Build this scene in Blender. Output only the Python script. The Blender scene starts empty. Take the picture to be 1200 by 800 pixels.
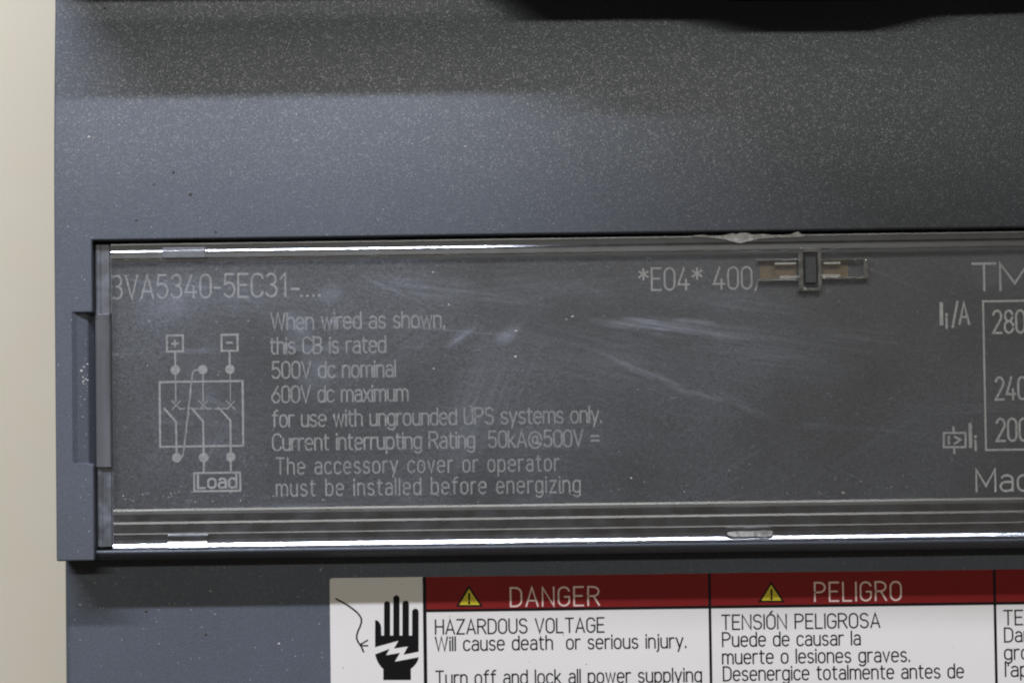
import bpy, bmesh, math, random
from mathutils import Vector, Matrix
from mathutils.geometry import tessellate_polygon
random.seed(7)
S = bpy.context.scene
COL = S.collection

# ------------------------------------------------------------------ camera
MM = 1e-3
H = 0.105                      # height of the breaker's front face above the table
PX = 0.075e-3                  # metres per photograph pixel on the front face
D = 0.25                       # camera distance
FPX = D / PX
TX, TY, ROLL = 0.00992, -0.03902, -0.01363
_C = Vector((D * TX, D * TY, D))                   # camera in the face frame (origin = picture centre on the face)
_w = _C.normalized()
_u = Vector((0, 1, 0)).cross(_w).normalized()
_v = _w.cross(_u)
_c, _s = math.cos(ROLL), math.sin(ROLL)
_uu = _u * _c + _v * _s
_vv = _v * _c - _u * _s
cam = bpy.data.cameras.new("camera")
cam.sensor_width = 36.0
cam.lens = 36.0 * FPX / 1200.0
cam.clip_start = 0.005
cam.clip_end = 50
cam.dof.use_dof = True
cam.dof.focus_distance = _C.length + 0.0015
cam.dof.aperture_fstop = 20
camo = bpy.data.objects.new("camera", cam)
COL.objects.link(camo)
m = Matrix((_uu, _vv, _w)).transposed().to_4x4()
m.translation = _C + Vector((0, 0, H))
camo.matrix_world = m
S.camera = camo


def U(px, py, z=0.0):
    """photograph pixel -> point on the plane z (mm, face frame)"""
    d = _uu * ((px - 600) / FPX) + _vv * ((400 - py) / FPX) - _w
    t = (z * MM - _C.z) / d.z
    return _C + d * t


# ------------------------------------------------------------------ world, lamps, exposure
world = bpy.data.worlds.new("World")
S.world = world
world.use_nodes = True
bg = world.node_tree.nodes["Background"]
bg.inputs["Color"].default_value = (1.0, 0.90, 0.78, 1)
bg.inputs["Strength"].default_value = 0.11
S.view_settings.view_transform = 'Standard'
S.view_settings.look = 'None'
S.view_settings.exposure = 0
S.view_settings.gamma = 1
S.cycles.filter_width = 2.1


def lamp(name, loc, sx, sy, power, color, aim=(0, 0, 0)):
    l = bpy.data.lights.new(name, 'AREA')
    l.shape = 'RECTANGLE'
    l.size, l.size_y = sx, sy
    l.energy = power
    l.color = color
    o = bpy.data.objects.new(name, l)
    COL.objects.link(o)
    loc, aim = Vector(loc) + Vector((0, 0, H)), Vector(aim) + Vector((0, 0, H))
    w = (loc - aim).normalized()
    u = Vector((1, 0, 0)); u = (u - w * u.dot(w)).normalized()
    mm = Matrix((u, w.cross(u), w)).transposed().to_4x4()
    mm.translation = loc
    o.matrix_world = mm
    return o


lamp("key_tube", (-0.085, 0.345, 0.27), 0.42, 0.014, 4.85, (0.755, 0.82, 1.0))
lamp("fill_tube", (-0.12, 0.45, 1.50), 0.80, 0.05, 7.9, (0.985, 1.0, 0.955))

# ------------------------------------------------------------------ materials


class NT:
    def __init__(self, name):
        self.m = bpy.data.materials.new(name)
        self.m.use_nodes = True
        self.t = self.m.node_tree
        self.t.nodes.clear()
        self.out = self.n('ShaderNodeOutputMaterial')
        self.co = self.n('ShaderNodeTexCoord').outputs['Object']

    def n(self, typ, **kw):
        nd = self.t.nodes.new(typ)
        for k, v in kw.items():
            setattr(nd, k, v)
        return nd

    def l(self, a, b):
        self.t.links.new(a, b)

    def put(self, sock, v):
        if hasattr(v, 'is_linked') or hasattr(v, 'links'):
            self.l(v, sock)
        else:
            sock.default_value = v

    def math(self, op, a, b=0.0, clamp=False):
        nd = self.n('ShaderNodeMath', operation=op)
        nd.use_clamp = clamp
        self.put(nd.inputs[0], a)
        self.put(nd.inputs[1], b)
        return nd.outputs[0]

    def noise(self, scale, detail=2.0, vec=None, rough=0.5, dist=0.0):
        nd = self.n('ShaderNodeTexNoise')
        nd.inputs['Scale'].default_value = scale
        nd.inputs['Detail'].default_value = detail
        nd.inputs['Roughness'].default_value = rough
        nd.inputs['Distortion'].default_value = dist
        self.l(vec or self.co, nd.inputs['Vector'])
        return nd.outputs['Fac']

    def remap(self, v, a, b, c=0.0, d=1.0):
        nd = self.n('ShaderNodeMapRange')
        self.put(nd.inputs[0], v)
        for i, x in enumerate((a, b, c, d)):
            nd.inputs[i + 1].default_value = x
        return nd.outputs[0]

    def mapping(self, loc=(0, 0, 0), rot=0.0, scale=(1, 1, 1), typ='TEXTURE'):
        nd = self.n('ShaderNodeMapping', vector_type=typ)
        nd.inputs['Location'].default_value = loc
        nd.inputs['Rotation'].default_value = (0, 0, rot)
        nd.inputs['Scale'].default_value = scale
        self.l(self.co, nd.inputs['Vector'])
        return nd.outputs[0]

    def mixc(self, f, a, b):
        nd = self.n('ShaderNodeMix', data_type='RGBA')
        self.put(nd.inputs['Factor'], f)
        self.put(nd.inputs['A'], a)
        self.put(nd.inputs['B'], b)
        return nd.outputs['Result']

    def bump(self, h, dist, strength=1.0, normal=None):
        nd = self.n('ShaderNodeBump')
        nd.inputs['Strength'].default_value = strength
        nd.inputs['Distance'].default_value = dist
        self.l(h, nd.inputs['Height'])
        if normal:
            self.l(normal, nd.inputs['Normal'])
        return nd.outputs[0]

    def principled(self, color, rough, spec=0.5, normal=None, **kw):
        nd = self.n('ShaderNodeBsdfPrincipled')
        self.put(nd.inputs['Base Color'], color)
        self.put(nd.inputs['Roughness'], rough)
        self.put(nd.inputs['Specular IOR Level'], spec)
        if normal:
            self.l(normal, nd.inputs['Normal'])
        for k, v in kw.items():
            self.put(nd.inputs[k], v)
        return nd.outputs[0]

    def done(self, shader):
        self.l(shader, self.out.inputs['Surface'])
        return self.m


def c4(r, g, b):
    return (r, g, b, 1)


def plastic(name, col, rough=0.46, spec=0.5, grain=5200, depth=1.5e-5, specks=True, blotch=0.15, coat=0.0, coat_rough=.28, mott=.5):
    k = NT(name)
    g = k.noise(grain, 2.5)
    b1 = k.noise(60, 3)
    lo = c4(*[x * (1 - blotch) for x in col])
    hi = c4(*[x * (1 + blotch) for x in col])
    cc = k.mixc(k.remap(b1, .3, .7), lo, hi)
    cc = k.mixc(k.remap(g, .25, .8), k.mixc(.3, cc, c4(0, 0, 0)), cc)
    if specks:
        vo = k.n('ShaderNodeTexVoronoi')
        vo.inputs['Scale'].default_value = 4200
        k.l(k.co, vo.inputs['Vector'])
        sep = k.n('ShaderNodeSeparateColor')
        k.l(vo.outputs['Color'], sep.inputs[0])
        pick = k.math('GREATER_THAN', sep.outputs[0], .975)
        near = k.remap(vo.outputs['Distance'], .15, .33, 1, 0)
        cc = k.mixc(k.math('MULTIPLY', k.math('MULTIPLY', pick, near), .5), cc, c4(.42, .42, .40))
    cell = k.n('ShaderNodeTexVoronoi')
    cell.inputs['Scale'].default_value = 7600
    k.l(k.co, cell.inputs['Vector'])
    sc_ = k.n('ShaderNodeSeparateColor')
    k.l(cell.outputs['Color'], sc_.inputs[0])
    cc = k.mixc(k.remap(sc_.outputs[1], 0, 1, 0, mott), cc, c4(*[x * .3 for x in col]))
    glint = k.remap(k.math('POWER', sc_.outputs[2], 6.0), 0, 1, .78 * coat, 2.7 * coat)
    nm = k.bump(k.math('ADD', g, k.math('MULTIPLY', sc_.outputs[0], .35)), depth)
    r = k.remap(k.noise(35, 2), .3, .7, rough - .04, rough + .05)
    nc = k.bump(k.noise(grain * .8, 2.0), depth * .5)
    kw = {'Coat Weight': glint, 'Coat Roughness': coat_rough, 'Coat Normal': nc} if coat else {}
    return k.done(k.principled(cc, r, spec, nm, **kw))


M_HOUSING = plastic('grey_blue_textured_plastic', (.0365, .0435, .058), .78, 1.0, 8000, depth=2.2e-5, coat=.27)
M_PLATE = plastic('dark_nameplate_plastic', (.037, .038, .047), .75, 1.0, 5200, 3.5e-5, coat=.34, mott=.9)
M_BLACK = plastic('black_handle_plastic', (.006, .006, .0065), .6, .2, 4000, .6e-5, False)
M_LATCH = plastic('latch_grey_plastic', (.07, .07, .075), .5, .4, 4000, 1e-5, False)


def flat(name, col, rough=.5, spec=.3, var=.06, scale=900):
    k = NT(name)
    cc = k.mixc(k.noise(scale, 3), c4(*[x * (1 - var) for x in col]), c4(*[x * (1 + var) for x in col]))
    return k.done(k.principled(cc, rough, spec))


def table_mat():
    k = NT('cream_painted_surface')
    n = k.noise(7, 3)
    cc = k.mixc(k.remap(n, .3, .7), c4(.44, .39, .283), c4(.465, .41, .302))
    cc = k.mixc(k.remap(k.noise(160, 2), .35, .75, 0, .12), cc, c4(.55, .46, .42))
    return k.done(k.principled(cc, .6, .25, k.bump(k.noise(900, 2), 2e-5, .5)))


M_TABLE = table_mat()


def print_mat(name, col, wear=.55, lo=.35):
    """laser marked print: broken up by fine dots and patchy wear"""
    k = NT(name)
    g = k.noise(5200, 2)
    wv = k.n('ShaderNodeTexWave', wave_type='BANDS', bands_direction='X')
    wv.inputs['Scale'].default_value = 1650
    wv.inputs['Distortion'].default_value = 1.5
    k.l(k.co, wv.inputs['Vector'])
    f = k.math('MULTIPLY', k.remap(g, .3, .62, lo, 1.0), k.remap(wv.outputs['Fac'], 0, 1, 1 - wear * .6, 1))
    f = k.math('MULTIPLY', f, k.remap(k.noise(220, 2), .3, .6, .85, 1))
    cc = k.mixc(f, c4(.045, .046, .05), c4(*col))
    return k.done(k.principled(cc, .55, .3))


M_PRINT = print_mat('light_grey_laser_print', (.85, .84, .82), .35, .62)
M_PRINT_FINE = print_mat('fine_laser_print', (.88, .87, .86), 1.0, .6)
M_PRINT_FAINT = print_mat('faint_laser_print', (.4, .4, .4), .8, .3)
M_WHITE = flat('white_label_vinyl', (.525, .485, .435), .5, .1, .025, 300)
M_RED = flat('red_label_ink', (.14, .010, .009), .5, .06, .05, 300)
M_INK = flat('black_label_ink', (.005, .0045, .0045), .5, .06)
M_PALE = flat('pale_header_ink', (.52, .38, .32), .5, .12)
M_YELLOW = flat('yellow_triangle_ink', (.42, .33, .02), .5, .12)
M_RUST = flat('brown_grime', (.26, .18, .08), .8, .1, .6, 2500)
M_DUST = flat('pale_dust', (.42, .39, .34), .9, .1, .3, 900)
M_DUST_DARK = flat('dark_dust', (.05, .04, .03), .9, .1, .3, 900)


def clear(name, tint, gloss_rough, spec, veil_fn=None, uneven=0.0, veil_col=(.385, .40, .45)):
    k = NT(name)
    tr = k.n('ShaderNodeBsdfTransparent')
    tr.inputs['Color'].default_value = c4(*tint)
    gl = k.n('ShaderNodeBsdfGlossy')
    gl.inputs['Color'].default_value = c4(1, 1, 1)
    gl.inputs['Roughness'].default_value = gloss_rough
    if uneven:
        mp = k.mapping(scale=(22, 1, 1))
        nm = k.bump(k.noise(2200, 2, mp), uneven * .6)
        k.l(nm, gl.inputs['Normal'])
    df = k.n('ShaderNodeBsdfDiffuse')
    df.inputs['Color'].default_value = c4(*veil_col)
    mx = k.n('ShaderNodeMixShader')
    veil = veil_fn(k) if veil_fn else .02
    k.put(mx.inputs[0], veil)
    k.l(tr.outputs[0], mx.inputs[1])
    k.l(df.outputs[0], mx.inputs[2])
    fr = k.n('ShaderNodeFresnel')
    fr.inputs['IOR'].default_value = 1.5
    m2 = k.n('ShaderNodeMixShader')
    k.put(m2.inputs[0], k.math('MULTIPLY', fr.outputs[0], spec, True))
    k.l(mx.outputs[0], m2.inputs[1])
    k.l(gl.outputs[0], m2.inputs[2])
    return k.done(m2.outputs[0])


# wipe marks on the cover: (x px, y px, length px, width px, angle deg, strength, streaky)
SMEARS = [(565, 350, 150, 16, -8, .12, 1), (480, 335, 130, 22, -4, .10, 1), (800, 385, 190, 15, -5, .34, 1),
          (760, 378, 120, 9, -4, .30, 1), (760, 437, 120, 7, -22, .26, 1), (850, 470, 120, 8, -20, .18, 1),
          (540, 395, 46, 9, 32, .32, 1), (598, 390, 30, 16, 50, .26, 0), (388, 345, 24, 14, 10, .26, 0),
          (370, 432, 60, 30, 80, .16, 0), (200, 350, 80, 46, 20, .14, 0), (350, 385, 40, 26, 60, .2, 0),
          (560, 470, 150, 50, 65, .10, 1), (1010, 395, 90, 26, -6, .12, 1), (1170, 315, 60, 34, 20, .16, 0),
          (860, 355, 160, 20, -4, .14, 1), (700, 420, 260, 60, -14, .09, 1), (900, 410, 220, 50, -6, .10, 1), (440, 420, 200, 60, 30, .07, 1), (620, 520, 240, 50, 4, .06, 1), (300, 350, 200, 40, -2, .09, 1), (650, 340, 260, 30, 0, .08, 1), (240, 460, 60, 110, 10, .08, 0)]


def smudges(k):
    tot = None
    fine = {}
    wob = k.n('ShaderNodeTexNoise')
    wob.inputs['Scale'].default_value = 260
    k.l(k.co, wob.inputs['Vector'])
    off = k.n('ShaderNodeVectorMath', operation='MULTIPLY_ADD')
    k.l(wob.outputs['Color'], off.inputs[0])
    off.inputs[1].default_value = (.0022, .0022, 0)
    off.inputs[2].default_value = (-.0011, -.0011, 0)
    add = k.n('ShaderNodeVectorMath', operation='ADD')
    k.l(k.co, add.inputs[0])
    k.l(off.outputs[0], add.inputs[1])
    for (x, y, L, W, a, s, st) in SMEARS:
        p = U(x, y, -.95)
        nd = k.n('ShaderNodeMapping', vector_type='TEXTURE')
        nd.inputs['Location'].default_value = (p.x, p.y, -.95 * MM)
        nd.inputs['Rotation'].default_value = (0, 0, math.radians(a))
        nd.inputs['Scale'].default_value = (L * PX * .66, W * PX * .85, .1)
        k.l(add.outputs[0], nd.inputs['Vector'])
        ln = k.n('ShaderNodeVectorMath', operation='LENGTH')
        k.l(nd.outputs[0], ln.inputs[0])
        f = k.remap(ln.outputs['Value'], .0, 1.0, s * .72, 0)
        if st:
            key = a // 8
            if key not in fine:
                mp = k.n('ShaderNodeMapping', vector_type='TEXTURE')
                mp.inputs['Rotation'].default_value = (0, 0, math.radians(a))
                mp.inputs['Scale'].default_value = (22, 1, 1)
                k.l(k.co, mp.inputs['Vector'])
                fine[key] = k.remap(k.noise(3000, 3, mp.outputs[0]), .36, .64, .1, 1.25)
            f = k.math('MULTIPLY', f, fine[key])
        else:
            if 'n' not in fine:
                fine['n'] = k.remap(k.noise(500, 4), .35, .65, .35, 1.2)
            f = k.math('MULTIPLY', f, fine['n'])
        tot = f if tot is None else k.math('ADD', tot, f)
    base = k.remap(k.noise(75, 4), .33, .68, .022, .095)
    scr = None
    for rot, sc, st in ((.03, 900, .07), (-.1, 1300, .08), (.5, 700, .07), (1.15, 900, .06), (-.42, 800, .07)):
        mp = k.mapping(scale=(55, 1, 1), rot=rot)
        q_ = k.remap(k.noise(sc, 2, mp, dist=.6), .66, .72, 0, st)
        q_ = k.math('MULTIPLY', q_, k.remap(k.noise(90 + sc * .05, 1), .45, .6, 0, 1))
        scr = q_ if scr is None else k.math('ADD', scr, q_)
    base = k.math('MULTIPLY', base, k.remap(k.noise(8000, 1, k.mapping(scale=(1.6, 1, 1))), .3, .7, .35, 1.65))
    dots = k.remap(k.noise(2600, 1), .70, .78, 0, .12)
    tot = k.math('ADD', tot, k.math('ADD', base, k.math('ADD', scr, dots)))
    return k.math('MINIMUM', tot, .6)


M_COVER = clear('scuffed_clear_polycarbonate', (.985, .985, .988), .2, .9, smudges)
M_RAIL = clear('clear_rail_polycarbonate', (.66, .66, .69), .16, 4.2, lambda k: k.remap(k.noise(700, 3), .35, .7, .0, .06), 3e-6)
M_SIDE = clear('cloudy_side_polycarbonate', (.74, .73, .70), .3, .9, lambda k: k.remap(k.noise(900, 3), .35, .7, .10, .26), 3e-6)
M_TAB = clear('tinted_finger_tab_polycarbonate', (.62, .61, .635), .25, 1.2, lambda k: k.remap(k.noise(500, 3, k.mapping(scale=(1, 8, 1))), .3, .7, .10, .26), 3e-6, (.36, .35, .37))
M_CHIP = clear('chipped_white_polycarbonate', (.85, .85, .83), .22, 2, lambda k: k.remap(k.noise(2600, 4), .34, .62, .2, .75), 1.2e-5, (.60, .58, .54))
M_RIM = clear('latch_rim_polycarbonate', (.60, .59, .56), .12, 4, lambda k: k.remap(k.noise(1500, 3), .35, .65, .14, .42), 4e-6, (.46, .45, .42))

# ------------------------------------------------------------------ object helpers
ROOT = bpy.data.objects.new("circuit_breaker", None)
COL.objects.link(ROOT)
ROOT.empty_display_size = 0.02
EX, EY = 0.0285, 0.012
ROOT.location = (EX, EY, 0)
ROOT['label'] = "grey-blue plastic circuit breaker with clear scuffed cover, printed nameplate and danger label"
ROOT['category'] = "circuit breaker"
SHIFT = Matrix.Translation((-EX, -EY, H))


def obj(name, bm, mat, parent=None, smooth=False, bevel=0.0, seg=3, mats=None):
    me = bpy.data.meshes.new(name)
    bmesh.ops.recalc_face_normals(bm, faces=bm.faces)
    if bevel:
        for e in bm.edges:
            if e.calc_face_angle(0) > math.radians(12):
                e.smooth = False
    bm.to_mesh(me)
    bm.free()
    for mm_ in (mats or [mat]):
        me.materials.append(mm_)
    o = bpy.data.objects.new(name, me)
    COL.objects.link(o)
    if parent is not None:
        o.parent = parent
        if parent is ROOT:
            o.location = (-EX, -EY, H)
    if smooth:
        for p in me.polygons:
            p.use_smooth = True
    if bevel:
        b = o.modifiers.new("bevel", 'BEVEL')
        b.width = bevel
        b.segments = seg
        b.limit_method = 'ANGLE'
        b.angle_limit = math.radians(35)
        b.harden_normals = True
        for p in me.polygons:
            p.use_smooth = True
    return o


def box(bm, x0, x1, y0, y1, z0, z1):
    vs = [bm.verts.new((x, y, z)) for z in (z0, z1) for y in (y0, y1) for x in (x0, x1)]
    for f in ((0, 2, 3, 1), (4, 5, 7, 6), (0, 1, 5, 4), (2, 6, 7, 3), (0, 4, 6, 2), (1, 3, 7, 5)):
        bm.faces.new([vs[i] for i in f])


def prism(bm, pts, z0, z1):
    """pts: xy outline, extruded in z"""
    a = [bm.verts.new((p[0], p[1], z0)) for p in pts]
    b = [bm.verts.new((p[0], p[1], z1)) for p in pts]
    n = len(pts)
    for i in range(n):
        bm.faces.new((a[i], a[(i + 1) % n], b[(i + 1) % n], b[i]))
    for t in tessellate_polygon([[Vector((p[0], p[1], 0)) for p in pts]]):
        bm.faces.new([b[i] for i in t])
        bm.faces.new([a[i] for i in t])


def extrude_x(bm, prof, x0, x1):
    """prof: closed (y, z) outline extruded along x"""
    a = [bm.verts.new((x0, p[0], p[1])) for p in prof]
    b = [bm.verts.new((x1, p[0], p[1])) for p in prof]
    n = len(prof)
    for i in range(n):
        bm.faces.new((a[i], a[(i + 1) % n], b[(i + 1) % n], b[i]))
    bm.faces.new(a[::-1])
    bm.faces.new(b)


def extrude_y(bm, prof, y0, y1):
    a = [bm.verts.new((p[0], y0, p[1])) for p in prof]
    b = [bm.verts.new((p[0], y1, p[1])) for p in prof]
    n = len(prof)
    for i in range(n):
        bm.faces.new((a[i], a[(i + 1) % n], b[(i + 1) % n], b[i]))
    bm.faces.new(a[::-1])
    bm.faces.new(b)


def raw(bm):
    bmesh.ops.recalc_face_normals(bm, faces=bm.faces)
    me = bpy.data.meshes.new("work")
    bm.to_mesh(me)
    bm.free()
    o = bpy.data.objects.new("work", me)
    COL.objects.link(o)
    return o


def cut(base_bm, cutters):
    b = raw(base_bm)
    cs = []
    for c in cutters:
        c = raw(c)
        cs.append(c)
        md = b.modifiers.new("cut", 'BOOLEAN')
        md.operation = 'DIFFERENCE'
        md.solver = 'EXACT'
        md.object = c
    bpy.context.view_layer.update()
    dg = bpy.context.evaluated_depsgraph_get()
    me = bpy.data.meshes.new_from_object(b.evaluated_get(dg))
    bm = bmesh.new()
    bm.from_mesh(me)
    for o in cs + [b]:
        bpy.data.objects.remove(o)
    return bm


# ------------------------------------------------------------------ table
bm = bmesh.new()
box(bm, -.9, .9, -.7, .7, -.03, 0)
tb = obj("table_surface", bm, M_TABLE)
tb['kind'] = "structure"
tb['label'] = "plain cream painted surface under the circuit breaker"

# ------------------------------------------------------------------ housing
XL = U(63.5, 300, 0).x
XR = XL + .138
XLL = U(75.5, 700, -4.5).x
XRR = XR - (XLL - XL)
YB = U(85, 657, 0).y            # foot of the raised front
YLIP = U(300, 654, -1.1).y
XC0 = U(109, 450, 0).x          # cover recess
XC1 = XR - (XC0 - XL)
YC1 = U(300, 278.8, 0).y
YC0 = U(300, 642.5, -1.0).y
YTOP = .098
bm = bmesh.new()
YF = YC1 - .00077
KF = 3.1
zf = lambda y: -KF * max(0, min(y, YF + .0215) - YF) ** 2
fp = [(YTOP, -9 * MM), (YB, -9 * MM), (YB, 0)] + [(YF + .0215 * t / 14, zf(YF + .0215 * t / 14)) for t in range(15)] + [(YTOP, zf(YTOP))]
extrude_x(bm, fp, XL, XR)
c1 = bmesh.new(); box(c1, XC0, XC1, YB - .01, YC1, -3.4 * MM, 5 * MM)
yn1, yn0 = U(90, 366.5, 0).y, U(95, 543.5, 0).y
xn0 = U(84.5, 450, 0).x
c3 = bmesh.new()
extrude_y(c3, [(xn0 - .0010, 5 * MM), (xn0 - .0010, .66 * MM), (xn0 + .00042, -.28 * MM), (xn0 + .00135, -.62 * MM), (XC0 + .0008, -2.9 * MM), (XC0 + .0008, 5 * MM)], yn0, yn1)
bm = cut(bm, [c1, c3])
housing = obj("front_housing", bm, M_HOUSING, ROOT, bevel=.00042, seg=5)
bm = bmesh.new()
extrude_x(bm, [(YC0, -9 * MM), (YC0, -.78 * MM), (YC0 - .0001, -.72 * MM), (YC0 - .00022, -.74 * MM), (YC0 - .00045, -.95 * MM), (YC0 - .00065, -1.5 * MM), (YLIP + 1e-5, -2.6 * MM), (YLIP - .0001, -4 * MM), (YLIP - .0001, -9 * MM)], XC0 + 3e-5, XC1 - 3e-5)
obj("front_lip", bm, M_HOUSING, ROOT)
bm = bmesh.new()
box(bm, XLL, XRR, -.080, YTOP - .0008, -H, -4.5 * MM)
obj("body", bm, M_HOUSING, ROOT, bevel=.0007, seg=4)

# raised black shroud round the handle, above the picture: it throws the two long shadows
HB = 9.3 * MM
ZS = zf(U(600, 10).y) / MM
def yo(px, shade):   # front edge that throws the upper tube's shadow line at this pixel row
    return U(px, shade, ZS).y + (HB - ZS * MM) * .29
bm = bmesh.new()
out = [(U(66, 0).x, YTOP - .002), (U(66, 0).x, yo(150, 3))]
for px, py in ((560, -1), (600, 27), (645, 28), (720, 26.5), (800, 27), (860, 42), (1030, 41), (1110, 22), (1200, 19), (1500, 18)):
    out.append((U(px, 0).x, yo(px, py)))
out.append((XR - .002, yo(1500, 3)))
out.append((XR - .002, YTOP - .002))
prism(bm, out, ZS * MM - .008, HB)
obj("handle_shroud", bm, M_BLACK, ROOT, bevel=.0002, seg=2)
bm = bmesh.new()
hx0, hx1 = U(575, 0).x, U(575, 0).x + .062
hy = yo(800, 27) + .0105
prof = [(hy, HB - .001), (hy + .0015, .0455), (hy + .004, .047), (hy + .017, .047), (hy + .020, .045), (hy + .024, HB - .001)]
extrude_x(bm, prof, hx0, hx1)
obj("toggle_handle", bm, M_BLACK, ROOT, bevel=.0008, seg=3)

# ------------------------------------------------------------------ stroke lettering
def A(cx, cy, rx, ry, a0, a1, n=9):
    return [(cx + rx * math.cos(math.radians(a0 + (a1 - a0) * i / n)), cy + ry * math.sin(math.radians(a0 + (a1 - a0) * i / n))) for i in range(n + 1)]


def ST(x0, y0, x1, y1, k=1.15):
    r = (x1 - x0) / 2
    ry = min(r * k, (y1 - y0) / 2)
    cx = (x0 + x1) / 2
    p = A(cx, y1 - ry, r, ry, 0, 180) + A(cx, y0 + ry, r, ry, 180, 360)
    return p + [p[0]]


def L(*a):
    return [(a[i], a[i + 1]) for i in range(0, len(a), 2)]


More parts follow.
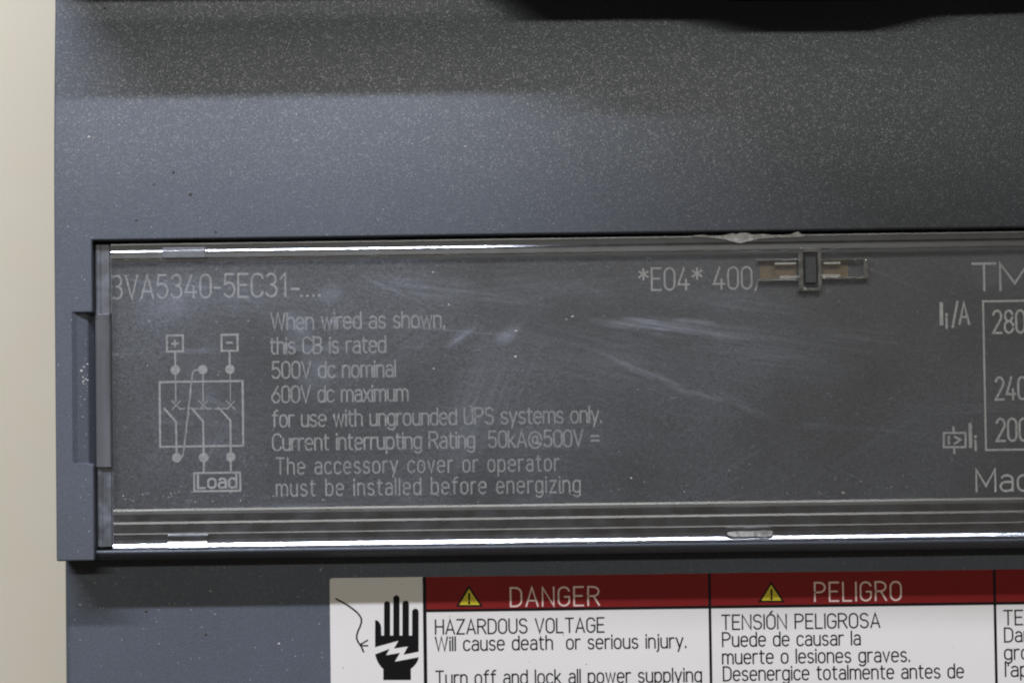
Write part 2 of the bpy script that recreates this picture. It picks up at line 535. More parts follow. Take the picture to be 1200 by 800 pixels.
x7 = .72
n_arch = lambda x: [(x, .46)] + A(x + .2, .5, .2, .22, 180, 0) + [(x + .4, 0)]
dot = lambda x, y: L(x, y - .045, x, y + .045)
G = {
    'A': (.54, [L(0, 0, .27, 1, .54, 0), L(.09, .3, .45, .3)]),
    'B': (.5, [L(0, 0, 0, 1) + A(.25, .76, .22, .24, 90, -90) + [(0, .52)], A(.25, .26, .25, .26, 90, -90) + L(0, 0)]),
    'C': (.48, [A(.25, .73, .25, .27, 15, 180) + A(.25, .27, .25, .27, 180, 345)]),
    'D': (.5, [L(0, 0, 0, 1) + A(.2, .69, .3, .31, 90, 0) + A(.2, .31, .3, .31, 0, -90) + L(0, 0)]),
    'E': (.43, [L(.43, 1, 0, 1, 0, 0, .43, 0), L(0, .52, .37, .52)]),
    'G': (.5, [A(.25, .73, .25, .27, 15, 180) + A(.25, .27, .25, .27, 180, 360) + L(.5, .48, .28, .48)]),
    'H': (.5, [L(0, 0, 0, 1), L(.5, 0, .5, 1), L(0, .52, .5, .52)]),
    'I': (.0, [L(0, 0, 0, 1)]),
    'L': (.4, [L(0, 1, 0, 0, .4, 0)]),
    'M': (.62, [L(0, 0, 0, 1, .31, .25, .62, 1, .62, 0)]),
    'N': (.52, [L(0, 0, 0, 1, .52, 0, .52, 1)]),
    'O': (.5, [ST(0, 0, .5, 1)]),
    'P': (.49, [L(0, 0, 0, 1) + A(.23, .74, .26, .26, 90, -90) + L(0, .48)]),
    'R': (.5, [L(0, 0, 0, 1) + A(.23, .75, .26, .25, 90, -90) + L(0, .5), L(.25, .5, .51, 0)]),
    'S': (.48, [A(.24, .76, .23, .24, 22, 270) + A(.24, .265, .24, .265, 88, -160)]),
    'T': (.5, [L(0, 1, .5, 1), L(.25, 1, .25, 0)]),
    'U': (.5, [L(0, 1) + A(.25, .27, .25, .27, 180, 360) + L(.5, 1)]),
    'V': (.52, [L(0, 1, .26, 0, .52, 1)]),
    'W': (.78, [L(0, 1, .19, 0, .39, 1, .59, 0, .78, 1)]),
    'Z': (.47, [L(0, 1, .47, 1, 0, 0, .47, 0)]),
    '0': (.46, [ST(0, 0, .46, 1)]),
    '1': (.24, [L(0, .76, .22, 1, .22, 0)]),
    '2': (.46, [A(.23, .75, .22, .25, 165, -35) + L(0, 0, .46, 0)]),
    '3': (.46, [A(.22, .76, .21, .24, 155, -90), A(.22, .265, .24, .265, 90, -155)]),
    '4': (.5, [L(.28, 1, 0, .24, .5, .24), L(.36, .46, .36, 0)]),
    '5': (.46, [L(.42, 1, .06, 1, .03, .56) + A(.22, .32, .24, .32, 125, -150)]),
    '6': (.46, [L(.36, 1, .05, .45), [(.23 + .23 * math.cos(t * .3142), .3 + .3 * math.sin(t * .3142)) for t in range(21)]]),
    '8': (.46, [[(.23 + .2 * math.cos(t * .3142), .76 + .24 * math.sin(t * .3142)) for t in range(21)], [(.23 + .23 * math.cos(t * .3142), .262 + .262 * math.sin(t * .3142)) for t in range(21)]]),
    'a': (.4, [L(.05, .62) + A(.21, .52, .19, .2, 130, 0) + L(.4, 0), L(.4, .42) + A(.18, .21, .18, .21, 90, 270) + L(.3, .03, .4, .12)]),
    'b': (.42, [L(0, 0, 0, 1), ST(0, 0, .42, x7)]),
    'c': (.38, [A(.21, x7 - .24, .21, .24, 30, 180) + A(.21, .24, .21, .24, 180, 330)]),
    'd': (.42, [L(.42, 0, .42, 1), ST(0, 0, .42, x7)]),
    'e': (.42, [L(0, .38, .42, .38) + A(.21, x7 - .24, .21, .24, 0, 180) + A(.21, .24, .21, .24, 180, 320)]),
    'f': (.3, [L(.32, 1) + A(.27, .82, .15, .18, 90, 180) + L(.12, 0), L(0, x7, .3, x7)]),
    'g': (.42, [L(.42, x7) + A(.21, -.06, .21, .2, 0, -150), ST(0, 0, .42, x7)]),
    'h': (.4, [L(0, 0, 0, 1), n_arch(0)]),
    'i': (.0, [L(0, 0, 0, x7), dot(0, .93)]),
    'j': (.06, [L(.06, x7) + A(-.06, -.08, .12, .17, 0, -80), dot(.06, .93)]),
    'k': (.38, [L(0, 0, 0, 1), L(.35, x7, 0, .28), L(.12, .4, .38, 0)]),
    'l': (.0, [L(0, 0, 0, 1)]),
    'm': (.68, [L(0, 0, 0, x7), [(0, .46)] + A(.17, .5, .17, .22, 180, 0) + [(.34, 0)], [(.34, .46)] + A(.51, .5, .17, .22, 180, 0) + [(.68, 0)]]),
    'n': (.4, [L(0, 0, 0, x7), n_arch(0)]),
    'o': (.42, [ST(0, 0, .42, x7)]),
    'p': (.42, [L(0, -.26, 0, x7), ST(0, 0, .42, x7)]),
    'r': (.26, [L(0, 0, 0, x7), [(0, .46)] + A(.2, .5, .2, .22, 180, 65)]),
    's': (.36, [A(.18, x7 - .18, .17, .18, 28, 270) + A(.18, .18, .18, .18, 88, -155)]),
    't': (.28, [L(.1, .92) + A(.26, .16, .16, .16, 180, 275), L(0, x7, .28, x7)]),
    'u': (.4, [L(0, x7) + A(.2, .22, .2, .22, 180, 360), L(.4, x7, .4, 0)]),
    'v': (.4, [L(0, x7, .2, 0, .4, x7)]),
    'w': (.6, [L(0, x7, .15, 0, .3, x7, .45, 0, .6, x7)]),
    'x': (.38, [L(0, x7, .38, 0), L(0, 0, .38, x7)]),
    'y': (.42, [L(0, x7, .215, 0), L(.42, x7, .12, -.26)]),
    'z': (.36, [L(0, x7, .36, x7, 0, 0, .36, 0)]),
    '.': (.04, [L(.02, 0, .02, .1)]),
    ',': (.06, [L(.06, .08, 0, -.13)]),
    '-': (.26, [L(0, .42, .26, .42)]),
    '*': (.42, [L(.21, .48, .21, .98), L(0, .86, .42, .6), L(0, .6, .42, .86)]),
    '/': (.3, [L(0, -.1, .3, 1.05)]),
    '=': (.48, [L(0, .62, .48, .62), L(0, .34, .48, .34)]),
    '+': (.5, [L(0, .5, .5, .5), L(.25, .25, .25, .75)]),
    "'": (.0, [L(0, .78, 0, 1)]),
    '>': (.4, [L(0, .9, .4, .5, 0, .1)]),
    '@': (.78, [[(.39 + .39 * math.cos(t * .28), .42 + .5 * math.sin(t * .28)) for t in range(0, 22)], ST(.24, .22, .52, .66), L(.52, .66, .54, .2, .72, .22)]),
    ' ': (.22, []),
}
G['Ó'] = (.5, G['O'][1] + [L(.2, 1.1, .34, 1.25)])


def ribbon(bm, pts, w, z, closed=False, cap=.35):
    """flat ribbon along a polyline (metres)"""
    P = [Vector((p[0], p[1])) for p in pts]
    Q = [P[0]]
    for p in P[1:]:
        if (p - Q[-1]).length > 1e-7:
            Q.append(p)
    P = Q
    if len(P) < 2:
        return
    if (P[0] - P[-1]).length < 1e-7 and len(P) > 3:
        closed = True
        P.pop()
    n = len(P)
    if not closed:
        P[0] = P[0] - (P[1] - P[0]).normalized() * w * cap
        P[-1] = P[-1] + (P[-1] - P[-2]).normalized() * w * cap
    Lv, Rv = [], []
    for i in range(n):
        if closed or 0 < i < n - 1:
            d0 = (P[i] - P[i - 1]).normalized()
            d1 = (P[(i + 1) % n] - P[i]).normalized()
        elif i == 0:
            d0 = d1 = (P[1] - P[0]).normalized()
        else:
            d0 = d1 = (P[-1] - P[-2]).normalized()
        n0, n1 = Vector((-d0.y, d0.x)), Vector((-d1.y, d1.x))
        mv = n0 + n1
        if mv.length < 1e-6:
            mv = n0
        mv.normalize()
        kk = w / 2 / max(.42, mv.dot(n0))
        Lv.append(bm.verts.new((P[i].x + mv.x * kk, P[i].y + mv.y * kk, z)))
        Rv.append(bm.verts.new((P[i].x - mv.x * kk, P[i].y - mv.y * kk, z)))
    for i in range(n if closed else n - 1):
        j = (i + 1) % n
        bm.faces.new((Rv[i], Rv[j], Lv[j], Lv[i]))


def natural(t, gap):
    return sum(G[c][0] + gap for c in t) - gap


def lettering(name, text, p0, x1, cap, z, w, mat, parent, gap=.17):
    """text whose baseline starts at pixel p0 and whose last letter ends at pixel column x1; cap height in pixels"""
    a = U(p0[0], p0[1], z)
    b = U(x1, p0[1], z)
    h = cap * PX * (D - z * MM) / D
    sx = (b.x - a.x) / natural(text, gap)
    bm = bmesh.new()
    x = 0.0
    for c in text:
        adv, strokes = G[c]
        for i, s in enumerate(strokes):
            ribbon(bm, [(a.x + (x + q[0]) * sx, a.y + q[1] * h) for q in s], w * PX, z * MM + i * 1.5e-6)
        x += adv + gap
    return finish(bm, name, mat, parent)


def finish(bm, name, mat, parent):
    for f in bm.faces:
        f.normal_update()
        if f.normal.z < 0:
            f.normal_flip()
    me = bpy.data.meshes.new(name)
    bm.to_mesh(me)
    bm.free()
    me.materials.append(mat)
    o = bpy.data.objects.new(name, me)
    COL.objects.link(o)
    o.parent = parent
    return o


def lines(name, segs, z, w, mat, parent):
    bm = bmesh.new()
    for i, s in enumerate(segs):
        ribbon(bm, [tuple(U(p[0], p[1], z).xy) for p in s], w * PX, z * MM + i * 1.5e-6, cap=.5)
    return finish(bm, name, mat, parent)


def disc(bm, px, py, r, z):
    c = U(px, py, z)
    bm.faces.new([bm.verts.new((c.x + r * PX * math.cos(t * math.pi / 10), c.y + r * PX * math.sin(t * math.pi / 10), z * MM)) for t in range(20)])


def rect(x0, y0, x1, y1):
    """pixel rectangle squared up to the breaker (closed)"""
    return [(x0, y0), (x1, y0), (x1, y1), (x0, y1), (x0, y0)]


def wrect(px0, py0, w, h, z):
    a = U(px0, py0, z)
    W, Hh = w * PX, h * PX
    return [(a.x, a.y), (a.x + W, a.y), (a.x + W, a.y - Hh), (a.x, a.y - Hh), (a.x, a.y)]


# ------------------------------------------------------------------ nameplate
ZP = -2.4
bm = bmesh.new()
box(bm, XC0 + .0004, XC1 - .0004, YC0 + .0004, YC1 - .0012, -3.39 * MM, ZP * MM)
plate = obj("nameplate", bm, M_PLATE, ROOT, bevel=.0001, seg=2)
ZT = ZP + .012
T = lambda t, p, x1, cap, w, mat=M_PRINT, gap=.17: lettering("lettering", t, p, x1, cap, ZT, w, mat, plate, gap)
T("3VA5340-5EC31", (131, 350), 335, 27, 2.3)
lines("lettering", [[(342, 338.5), (350, 338.4)], [(353, 346.5), (353.6, 346.5)], [(360, 346.4), (360.6, 346.4)], [(367, 346.3), (367.6, 346.3)], [(374, 346.2), (374.6, 346.2)]], ZT, 2.6, M_PRINT, plate)
T("*E04* 400", (749, 340), 881, 25.5, 2.2)
lines("lettering", [[(885.3, 340), (888, 331)]], ZT, 2.2, M_PRINT, plate)
T("TM", (1140, 340.5), 1206, 31.5, 2.8, gap=.1)
T("When wired as shown,", (318, 386), 521, 19, 2.1, M_PRINT_FINE, .14)
T("this CB is rated", (317, 414.5), 452, 19, 2.1, M_PRINT_FINE, .14)
T("500V dc nominal", (319, 443), 463, 19, 2.1, M_PRINT_FINE, .14)
T("600V dc maximum", (319, 471.5), 478, 19, 2.1, M_PRINT_FINE, .14)
T("for use with ungrounded UPS systems only.", (319.5, 500), 705, 19, 2.1, M_PRINT_FINE, .14)
T("Current interrupting Rating  50kA@500V =", (320, 527.5), 702, 19, 2.1, M_PRINT_FINE, .14)
T("The accessory cover or operator", (324, 555.5), 655, 19, 1.95, M_PRINT_FINE, .24)
T("must be installed before energizing", (324, 581), 680, 19, 1.95, M_PRINT_FINE, .24)
T("280", (1164, 390), 1201, 26, 2.6)
T("240", (1167, 468), 1203, 26, 2.6)
T("200", (1168, 516.5), 1205, 26, 2.6)
T("Made", (1144.5, 575.5), 1229, 25.5, 2.5)
lines("lettering", [[(1103, 356), (1103.3, 379)]], ZT, 4.0, M_PRINT, plate)
lines("lettering", [[(1109.2, 373), (1109.4, 384)], [(1109.1, 368.4), (1109.1, 369.2)], [(1116.5, 382.5), (1121.8, 353.5)], [(1124.5, 379), (1129.5, 355), (1135.5, 379)], [(1126.3, 371.5), (1133.6, 371.3)]], ZT, 2.8, M_PRINT, plate)
bm = bmesh.new()
a = U(1152, 353, ZT)
hh = 175.5 * PX
for i, s in enumerate([[(a.x + .012, a.y), (a.x, a.y), (a.x, a.y - hh), (a.x + .012, a.y - hh)]]):
    ribbon(bm, s, 2.4 * PX, ZT * MM)
finish(bm, "rating_box", M_PRINT, plate)
lines("release_symbol", [rect(1106, 507, 1131.5, 523.6), [(1117.3, 500.5), (1117.5, 506)], [(1118.2, 525), (1118.4, 530.5)], [(1111.8, 511.5), (1112, 519.5)], [(1119, 511.5), (1125.5, 515), (1119.2, 519.4)]], ZT, 2.4, M_PRINT, plate)
lines("lettering", [[(1137, 497.5), (1137.4, 522.5)]], ZT, 4.0, M_PRINT, plate)
lines("lettering", [[(1143.2, 516.5), (1143.5, 527)], [(1143.1, 511), (1143.1, 512)]], ZT, 2.8, M_PRINT, plate)
# wiring diagram
bm = bmesh.new()
for i, q in enumerate([wrect(195.5, 393, 19, 19, ZT), wrect(259.5, 392.2, 19, 19, ZT), wrect(187, 447.5, 98.5, 76.5, ZT), wrect(227.5, 554, 54.5, 21.5, ZT)]):
    ribbon(bm, q, 2.3 * PX, ZT * MM + i * 1.5e-6)
sg = [[(205.2, 413), (205.4, 428)], [(269, 412), (269.2, 428)], [(192.5, 478.5), (206.3, 494), (207, 531)], [(224.5, 478), (238, 493.5), (238.6, 531)], [(256.3, 477.5), (270, 492.5), (270.4, 531)],
      [(238.8, 541), (238.9, 553)], [(270.5, 541), (270.6, 552.5)], [(201.5, 402.6), (208.7, 402.5)], [(205, 399), (205.1, 406)], [(266, 401.6), (272, 401.5)]]
for i, s in enumerate(sg):
    ribbon(bm, [tuple(U(p[0], p[1], ZT).xy) for p in s], 2.3 * PX, ZT * MM + (i + 5) * 1.5e-6)
for p in ((205.4, 433.3), (237.6, 432.9), (269.4, 432.6), (207, 536), (238.7, 535.6), (270.5, 535.2)):
    disc(bm, p[0], p[1], 5.6, ZT + .03)
diagram = finish(bm, "wiring_diagram", M_PRINT, plate)
sg = [[(205.8, 439), (206.2, 470)], [(237.7, 439), (238, 470)], [(269.6, 438), (270, 470)]]
for x in (206.3, 238.2, 270.2):
    sg += [[(x - 5, 469.5), (x + 5, 479)], [(x - 4, 479), (x + 4.5, 470)]]
sg += [[(x, 478.7), (x + 4, 478.6)] for x in range(212, 268, 8)]
lines("wiring_diagram", sg, ZT + .004, 1.5, M_PRINT_FINE, plate)
lines("wiring_diagram", [[(233, 433), (227, 434), (225, 440), (222, 470), (218, 505), (214.5, 533), (212, 536.5), (208, 536)]], ZT + .006, 1.9, M_PRINT_FINE, plate)
T("Load", (232, 571.5), 277, 15, 2.6)

# ------------------------------------------------------------------ clear cover
X0 = U(131.5, 450, -.9).x
XM1 = XC1 - .0004
ZC = -.95
top_prof = [(284, -1.7), (284, -.80), (285.4, -.782), (286.2, -.79), (292.0, -.79), (293.5, -.742), (294.2, -.76), (295.6, -.76), (300.6, -.687), (301.6, -.98), (305.4, -.98)]
bot_prof = [(594.6, ZC), (597.0, -.930), (597.4, -.928), (600.6, -.910), (601.5, -.99), (609.6, -.99), (612.2, -.9685), (613.2, -.99), (622.8, -.98), (624.3, -.968), (626, -1.03), (631, -1.03), (632.2, -1.005), (633.2, -1.03), (634.3, -.91), (635.6, -.877), (639.0, -.747), (640.6, -.70), (641.6, -.80), (642.0, -1.2), (642.0, -1.75)]
yy = lambda py, z: U(300, py, z).y
bm = bmesh.new()
extrude_x(bm, [(yy(305.4, -.98), ZC * MM), (yy(594.6, ZC), ZC * MM), (yy(594.6, ZC), (ZC - .9) * MM), (yy(305.4, -.98), (ZC - .9) * MM)], X0, XM1)
cover = obj("clear_cover", bm, M_COVER, ROOT)
cover['label'] = "scuffed transparent cover over the nameplate"
bm = bmesh.new()
extrude_x(bm, [(yy(p, z), z * MM) for p, z in top_prof] + [(yy(305.4, -.98), -1.75 * MM)], X0, XM1)
obj("cover_rail", bm, M_RAIL, cover)
bm = bmesh.new()
extrude_x(bm, [(yy(p, z), z * MM) for p, z in bot_prof] + [(yy(594.7, ZC), -1.75 * MM)], X0, XM1)
obj("cover_rail", bm, M_RAIL, cover)
# left edge of the cover: two cloudy bars with the finger tab between them
XA = U(113, 450, -.8).x
sp = lambda a, b: [(XA, -1.9 * MM), (XA, (a - .1) * MM), (XA + .00012, a * MM), (XA + .0004, a * MM), (XA + .0005, (a - .06) * MM), (X0 - .00018, (a - .06) * MM), (X0 - .0001, (b - .2) * MM), (X0 - 1e-5, (b - .2) * MM), (X0 - 1e-5, -1.9 * MM)]
ye0, ye1 = yy(365, -.8), yy(545, -.8)
ya = U(120, 287, -.8).y
yb = U(120, 640, -.8).y
bm = bmesh.new(); extrude_y(bm, sp(-.75, -.9), ye0 + 2e-5, ya)
obj("cover_side", bm, M_SIDE, cover)
bm = bmesh.new(); extrude_y(bm, sp(-.85, -.95), yb, ye1 - 2e-5)
obj("cover_side", bm, M_SIDE, cover)
bm = bmesh.new()
tp = [(XA - .00005, -2.2 * MM), (XA - .00005, -.62 * MM), (XA + .0001, -.55 * MM), (XA + .0009, -.55 * MM), (X0 - .00025, -.5 * MM), (X0 - 1e-4, -.62 * MM), (X0 - 1e-4, -2.2 * MM)]
extrude_y(bm, tp, ye1, ye0)
obj("finger_tab", bm, M_TAB, cover, bevel=.00008, seg=2)
# moulded clip blocks on the rails
bm = bmesh.new()
def clip(bm, x0, x1, y0, y1, z0, z1):
    a, b = U(x0, y0, z1), U(x1, y1, z1)
    box(bm, a.x, b.x, min(a.y, U(x0, y1, z1).y), a.y, z0 * MM, z1 * MM)
clip(bm, 190, 241, 290, 302.5, -1.6, -.60)
obj("cover_clip", bm, M_SIDE, cover, bevel=.00008, seg=2)
bm = bmesh.new()
extrude_x(bm, [(yy(a_, b_), b_ * MM) for a_, b_ in ((625.5, -1.6), (625.5, -.84), (627, -.80), (633.0, -.82), (634.4, -.80), (640.0, -.60), (641.2, -.68), (641.2, -1.6))], U(196, 632, -.7).x, U(243, 632, -.7).x)
obj("cover_clip", bm, M_RAIL, cover)

# latch window in the cover: rims, grime and the grey latch tongue
bm = bmesh.new()
def wbox(bm, x0, y0, x1, y1, z0, z1):
    a, b = U((x0 + x1) / 2, (y0 + y1) / 2, z1), PX
    box(bm, a.x - (x1 - x0) / 2 * b, a.x + (x1 - x0) / 2 * b, a.y - (y1 - y0) / 2 * b, a.y + (y1 - y0) / 2 * b, z0 * MM, z1 * MM)
for q in ((887, 303.5, 938, 305.5), (887, 327, 938, 329.5), (961, 303.5, 1018, 305), (961, 324.5, 1018, 327), (1012.5, 303.5, 1018, 327)):
    wbox(bm, *q, ZC - .85, ZC + .22)
for q in ((936, 290, 941.5, 341), (958.5, 290, 963, 338), (936, 337.3, 962, 341), (941, 290, 959, 295.5)):
    wbox(bm, *q, ZC - .86, ZC + .28)
obj("latch_window", bm, M_RIM, cover, bevel=.00009, seg=3)
bm = bmesh.new()
wbox(bm, 890, 306.5, 934, 326.5, -2.39, -2.2)
wbox(bm, 963, 305.5, 994, 324.5, -2.39, -2.2)
obj("latch_grime", bm, M_RUST, cover)
bm = bmesh.new()
wbox(bm, 943.5, 300, 957.5, 332, -2.39, -.62)
wbox(bm, 934, 306, 942, 330, -2.39, -1.5)
obj("latch_tongue", bm, M_LATCH, ROOT, bevel=.0001, seg=2)
bm = bmesh.new()
for (x0, x1, y) in ((908, 933, 309), (914, 939, 324.5), (965, 985, 308.5), (961, 985, 322.8), (940, 943, 336.5)):
    p = U((x0 + x1) / 2, y, -.72)
    w_ = 1.5 * PX
    extrude_x(bm, [(p.y + w_, -1.2 * MM), (p.y + w_, -.78 * MM), (p.y - w_ * .5, -.78 * MM + w_ * 1.5 * .055), (p.y - w_, -1.2 * MM)], p.x - (x1 - x0) / 2 * PX, p.x + (x1 - x0) / 2 * PX)
obj("latch_glints", bm, M_RAIL, cover)  # slivers added to stand in for glints, clear facets tilted toward the lamps

# chipped burr on the top rail and a scuffed patch on the bottom one
def ragged(name, up, lo, z, th, mat):
    bm = bmesh.new()
    pts = [tuple(U(p[0], p[1], z).xy) for p in up] + [tuple(U(p[0], p[1], z).xy) for p in reversed(lo)]
    prism(bm, pts, (z - th) * MM, z * MM)
    obj(name, bm, mat, cover)
ragged("chipped_edge", [(812, 276), (824, 275), (834, 276.5), (842, 278), (846, 276), (858, 273.2), (863, 274.2), (870, 272.2), (876, 273), (880, 274.6), (896, 274.2), (908, 276), (925, 274.8), (932, 272.5), (936, 270.8), (937, 273), (942, 276)],
       [(812, 277), (830, 278.2), (842, 279.4), (852, 281), (861, 284), (868, 284.8), (876, 283), (890, 279.5), (905, 278.6), (918, 278.2), (930, 278), (942, 277.4)], -.56, .3, M_CHIP)
ragged("scuffed_patch", [(853, 623.6), (862, 622.2), (880, 622.4), (897, 621.4), (905, 622)],
       [(852, 625), (855, 627.4), (862, 628.8), (880, 628.2), (896, 628.4), (906, 627.4)], -.60, .3, M_CHIP)

# ------------------------------------------------------------------ warning label
ZL = -4.5 + .08
la = U(386.3, 677, ZL)
xr = la.x + (1480 - 386) * PX * 1.018
bm = bmesh.new()
r = 3.5 * PX
yl0 = la.y - 190 * PX
pts = [(la.x, yl0), (xr, yl0), (xr, la.y)] + A(la.x + r, la.y - r, r, r, 90, 180, 6)
prism(bm, pts, -4.49 * MM, ZL * MM)
label = obj("warning_label", bm, M_WHITE, ROOT)
ZI = ZL + .012
xs = [U(498, 740, ZI).x, U(832.3, 740, ZI).x, U(1166.5, 740, ZI).x, U(1497, 740, ZI).x]
yh = U(498, 715.2, ZI).y
ht = la.y - 3e-6
for i in range(3):
    x1 = min(xs[i + 1], xr) - 1e-4 - (0 if i < 2 else 1e-4)
    bm = bmesh.new()
    vs = [bm.verts.new((x, y, (ZL + .006) * MM)) for x, y in ((xs[i] + 1e-4, yh), (x1, yh), (x1, ht), (xs[i] + 1e-4, ht))]
    bm.faces.new(vs)
    finish(bm, "header_strip", M_RED, label)
bm = bmesh.new()
for i in range(3):
    ribbon(bm, [(xs[i], ht), (xs[i], yl0 + 1e-5)], (4.2 if i == 0 else 3.2) * PX, (ZI + .002 * i) * MM, cap=0)
ribbon(bm, [(xs[0], yh), (xr - 1e-5, yh)], 3.2 * PX, (ZI + .008) * MM, cap=0)
finish(bm, "grid_lines", M_INK, label)
TL = lambda t, p, x1, cap, w=1.85, mat=M_INK, gap=.17: lettering("lettering", t, p, x1, cap, ZI, w, mat, label, gap)
TL("DANGER", (598.5, 710), 702, 21.5, 1.9, M_PALE, .22)
TL("PELIGRO", (955, 704), 1056, 21.5, 1.9, M_PALE, .22)
TL("HAZARDOUS VOLTAGE", (510.5, 742.5), 708, 16.5)
TL("Will cause death  or serious injury.", (510.5, 762), 804, 16)
TL("Turn off and lock all power supplying", (511, 802), 822, 16)
TL("TENSIÓN PELIGROSA", (846, 737), 1031, 16.5)
TL("Puede de causar la", (847, 757), 1008, 16)
TL("muerte o lesiones graves.", (847, 777.3), 1066, 16)
TL("Desenergice totalmente antes de", (848, 797), 1129, 16)
TL("TENSION", (1176.5, 731.5), 1256, 16.5)
TL("Danger", (1177.5, 751.5), 1238, 16)
TL("gros", (1177.5, 772), 1216, 16)
TL("l'app", (1178.5, 792), 1216, 16)
for (ax, ay, bl, br, by) in ((549.5, 687, 536, 564.5, 709.5), (903.8, 682.5, 890, 918, 704.3)):
    def tri(k, zz, mat):
        bm = bmesh.new()
        cx, cy = (bl + br + ax) / 3, (ay + 2 * by) / 3
        bm.faces.new([bm.verts.new(tuple(U(cx + (x - cx) * k, cy + (y - cy) * k, zz))) for x, y in ((ax, ay), (br, by), (bl, by))])
        return finish(bm, "warning_triangle", mat, label)
    tri(1.12, ZI, M_INK)
    tri(.84, ZI + .006, M_YELLOW)
    lines("exclamation_mark", [[(ax + .2, ay + 8.5), (ax + .3, by - 7.5)], [(ax + .3, by - 4.4), (ax + .3, by - 3)]], ZI + .012, 2.4, M_INK, label)
# pictogram
q = lambda x, y: tuple(U(380 + x / 5.714, 660 + y / 5.714, ZI))
def cap_up(x0, x1, y):
    rr = (x1 - x0) / 2
    return [(x0 + rr - rr * math.cos(math.radians(t)), y + rr - rr * math.sin(math.radians(t))) for t in range(0, 181, 20)]
upper = [(340, 558), (340, 378), (352, 378), (366, 388), (376, 404), (381, 425), (382, 480), (400, 480)] + cap_up(400, 441, 250) + [(441, 480), (462, 480)] + cap_up(462, 504, 211) + [(504, 480), (523, 480)] + cap_up(523, 567, 247) + [(567, 480), (588, 480)] + cap_up(588, 632, 300) + [(632, 588), (530, 609), (560, 553), (466, 567), (497, 515)]
lower = [(340, 606), (438, 569), (413, 612), (507, 596), (472, 655), (632, 625), (628, 645), (615, 668), (598, 688), (580, 702), (580, 778), (395, 778), (395, 704), (380, 690), (362, 665), (350, 640)]
bm = bmesh.new()
for poly in (upper, lower):
    vs = [bm.verts.new(q(*p)) for p in poly]
    for t in tessellate_polygon([[Vector((p[0], p[1], 0)) for p in poly]]):
        bm.faces.new([vs[i] for i in t])
finish(bm, "hand_pictogram", M_INK, label)
wire = [(78, 235), (110, 252), (150, 274), (185, 298), (215, 322), (236, 345), (248, 368), (249, 392), (240, 420), (226, 450), (218, 478), (217, 500), (224, 520), (238, 540), (252, 562), (263, 590)]
bm = bmesh.new()
for i, (s, w) in enumerate(((wire, 2.0), ([(240, 541), (266, 526), (290, 512)], 1.7), ([(244, 546), (268, 549), (291, 548)], 1.7))):
    ribbon(bm, [q(*p)[:2] for p in s], w * PX, (ZI + i * .002) * MM)
finish(bm, "wire_pictogram", M_INK, label)

# ------------------------------------------------------------------ dust and grit lying on the breaker
def speck(bm, px, py, z, r, flatk=.6):
    c = U(px, py, z)
    vs = []
    n = 6
    ph = random.random() * 6
    ring = []
    for t in range(n):
        rr = r * PX * random.uniform(.6, 1.25)
        ring.append(bm.verts.new((c.x + rr * math.cos(ph + t * 6.283 / n), c.y + rr * math.sin(ph + t * 6.283 / n) * .8, c.z)))
    top = bm.verts.new((c.x, c.y, c.z + r * PX * flatk))
    for t in range(n):
        bm.faces.new((ring[t], ring[(t + 1) % n], top))
bm = bmesh.new()
for i in range(110):
    x, y = random.uniform(70, 1198), random.uniform(8, 272)
    if y > 262 - .0136 * (x - 300):
        continue
    speck(bm, x, y, zf(U(x, y).y) / MM, random.choice((.35, .45, .5, .6, .9)))
for i in range(100):
    x = random.uniform(140, 1198)
    y = random.uniform(310, 592) - .0136 * (x - 300)
    speck(bm, x, y, ZC, random.choice((.4, .5, .6, .8)))
for i in range(60):
    x = random.uniform(140, 1198)
    speck(bm, x, 588 - abs(random.gauss(0, 9)) - .0136 * (x - 300), ZC, random.choice((.5, .7, .9)))
for i in range(26):
    speck(bm, random.uniform(85, 380), random.uniform(660, 798), -4.5, random.choice((.4, .5, .7)))
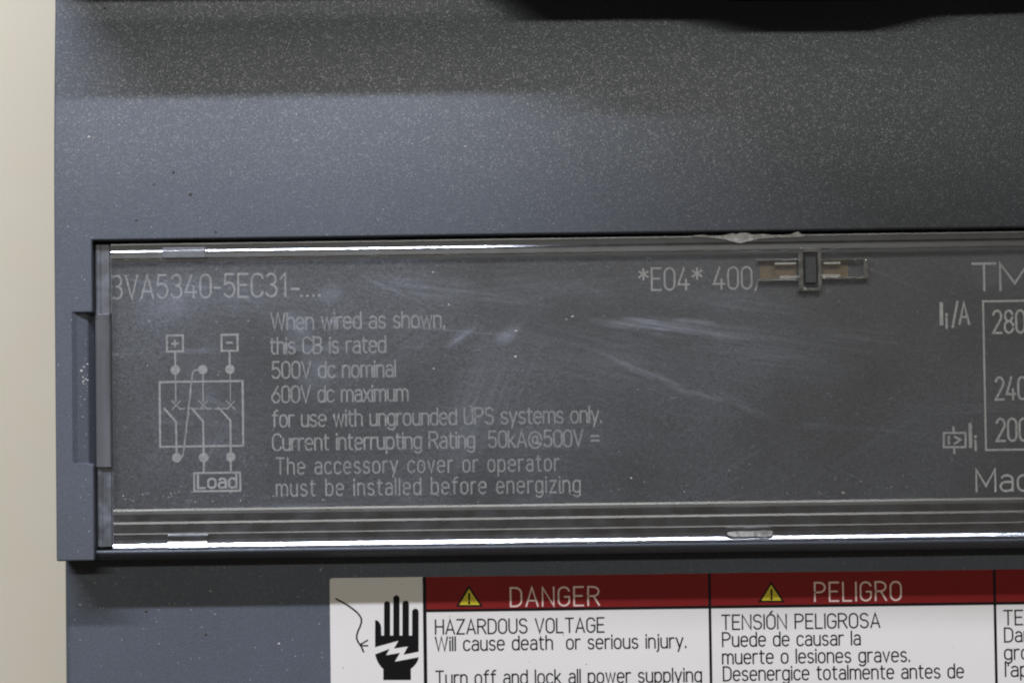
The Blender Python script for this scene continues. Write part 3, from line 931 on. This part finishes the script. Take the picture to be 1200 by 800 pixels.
for x, y, z, rr in ((671, 371, ZC, 2.2), (664, 374, ZC, 1.2), (605, 388, ZC, 2), (604, 418, ZC, 2), (508, 432, ZC, 1.3), (526, 357, ZC, 1.5), (508, 319, ZC, 1.3), (988, 577, ZC, 2), (740, 560, ZC, 1.6), (327, 754, -4.5, 1.7), (94, 708, -4.5, 1.4), (376, 667, -4.5, 1.4), (247, 692, -4.5, 1.3), (104, 161, 0, 2), (167, 77, 0, 1.5), (720, 143, 0, 1.4), (545, 172, 0, 1.5)):
    speck(bm, x, y, z if z else zf(U(x, y).y) / MM, rr)
for i in range(170):      # grit gathered in the finger notch
    yq = random.gauss(470, 50)
    xq = random.triangular(93, 112, 110)
    if 385 < yq < 540:
        speck(bm, xq, yq, (-.27 - (xq - 90) / 12.5 * .34 if xq < 102.5 else -.61 - (xq - 102.5) / 17 * 2.28), random.choice((.4, .5, .6, .8, 1.2)))
for i in range(12):
    xq = random.gauss(102, 3.5)
    speck(bm, xq, random.gauss(440, 6), (-.27 - (xq - 90) / 12.5 * .34 if xq < 102.5 else -.61 - (xq - 102.5) / 17 * 2.28), random.choice((.9, 1.4, 2)))
du = obj("dust", bm, M_DUST)
du.location = (0, 0, H)
du['kind'] = "stuff"
du['label'] = "pale dust and grit scattered over the breaker"
bm = bmesh.new()
for i in range(40):
    x, y = random.uniform(70, 600), random.uniform(130, 262)
    speck(bm, x, y, zf(U(x, y).y) / MM, random.choice((.4, .5, .7)))
for x, y, z, rr in ((203, 202, 0, 2.2), (180, 216, 0, 1.6), (223, 228, 0, 2.2), (160, 258, 0, 2), (171, 716, -4.5, 2.2), (241, 743, -4.5, 2.4), (123, 10, 0, 1.8), (253, 272, 0, 1.6), (402, 782, ZL, .9), (527, 722, ZL, .8), (660, 743.5, ZL, .8), (687, 778, ZL, .8), (697, 711, ZL, .7), (1116, 757, ZL, .6), (470, 684, ZL, .6), (960, 780, ZL, .5), (620, 775, ZL, .5)):
    speck(bm, x, y, z if z else zf(U(x, y).y) / MM, rr)
du = obj("dark_grit", bm, M_DUST_DARK)
du.location = (0, 0, H)
du['kind'] = "stuff"
du['label'] = "dark grit grains on the grey plastic"
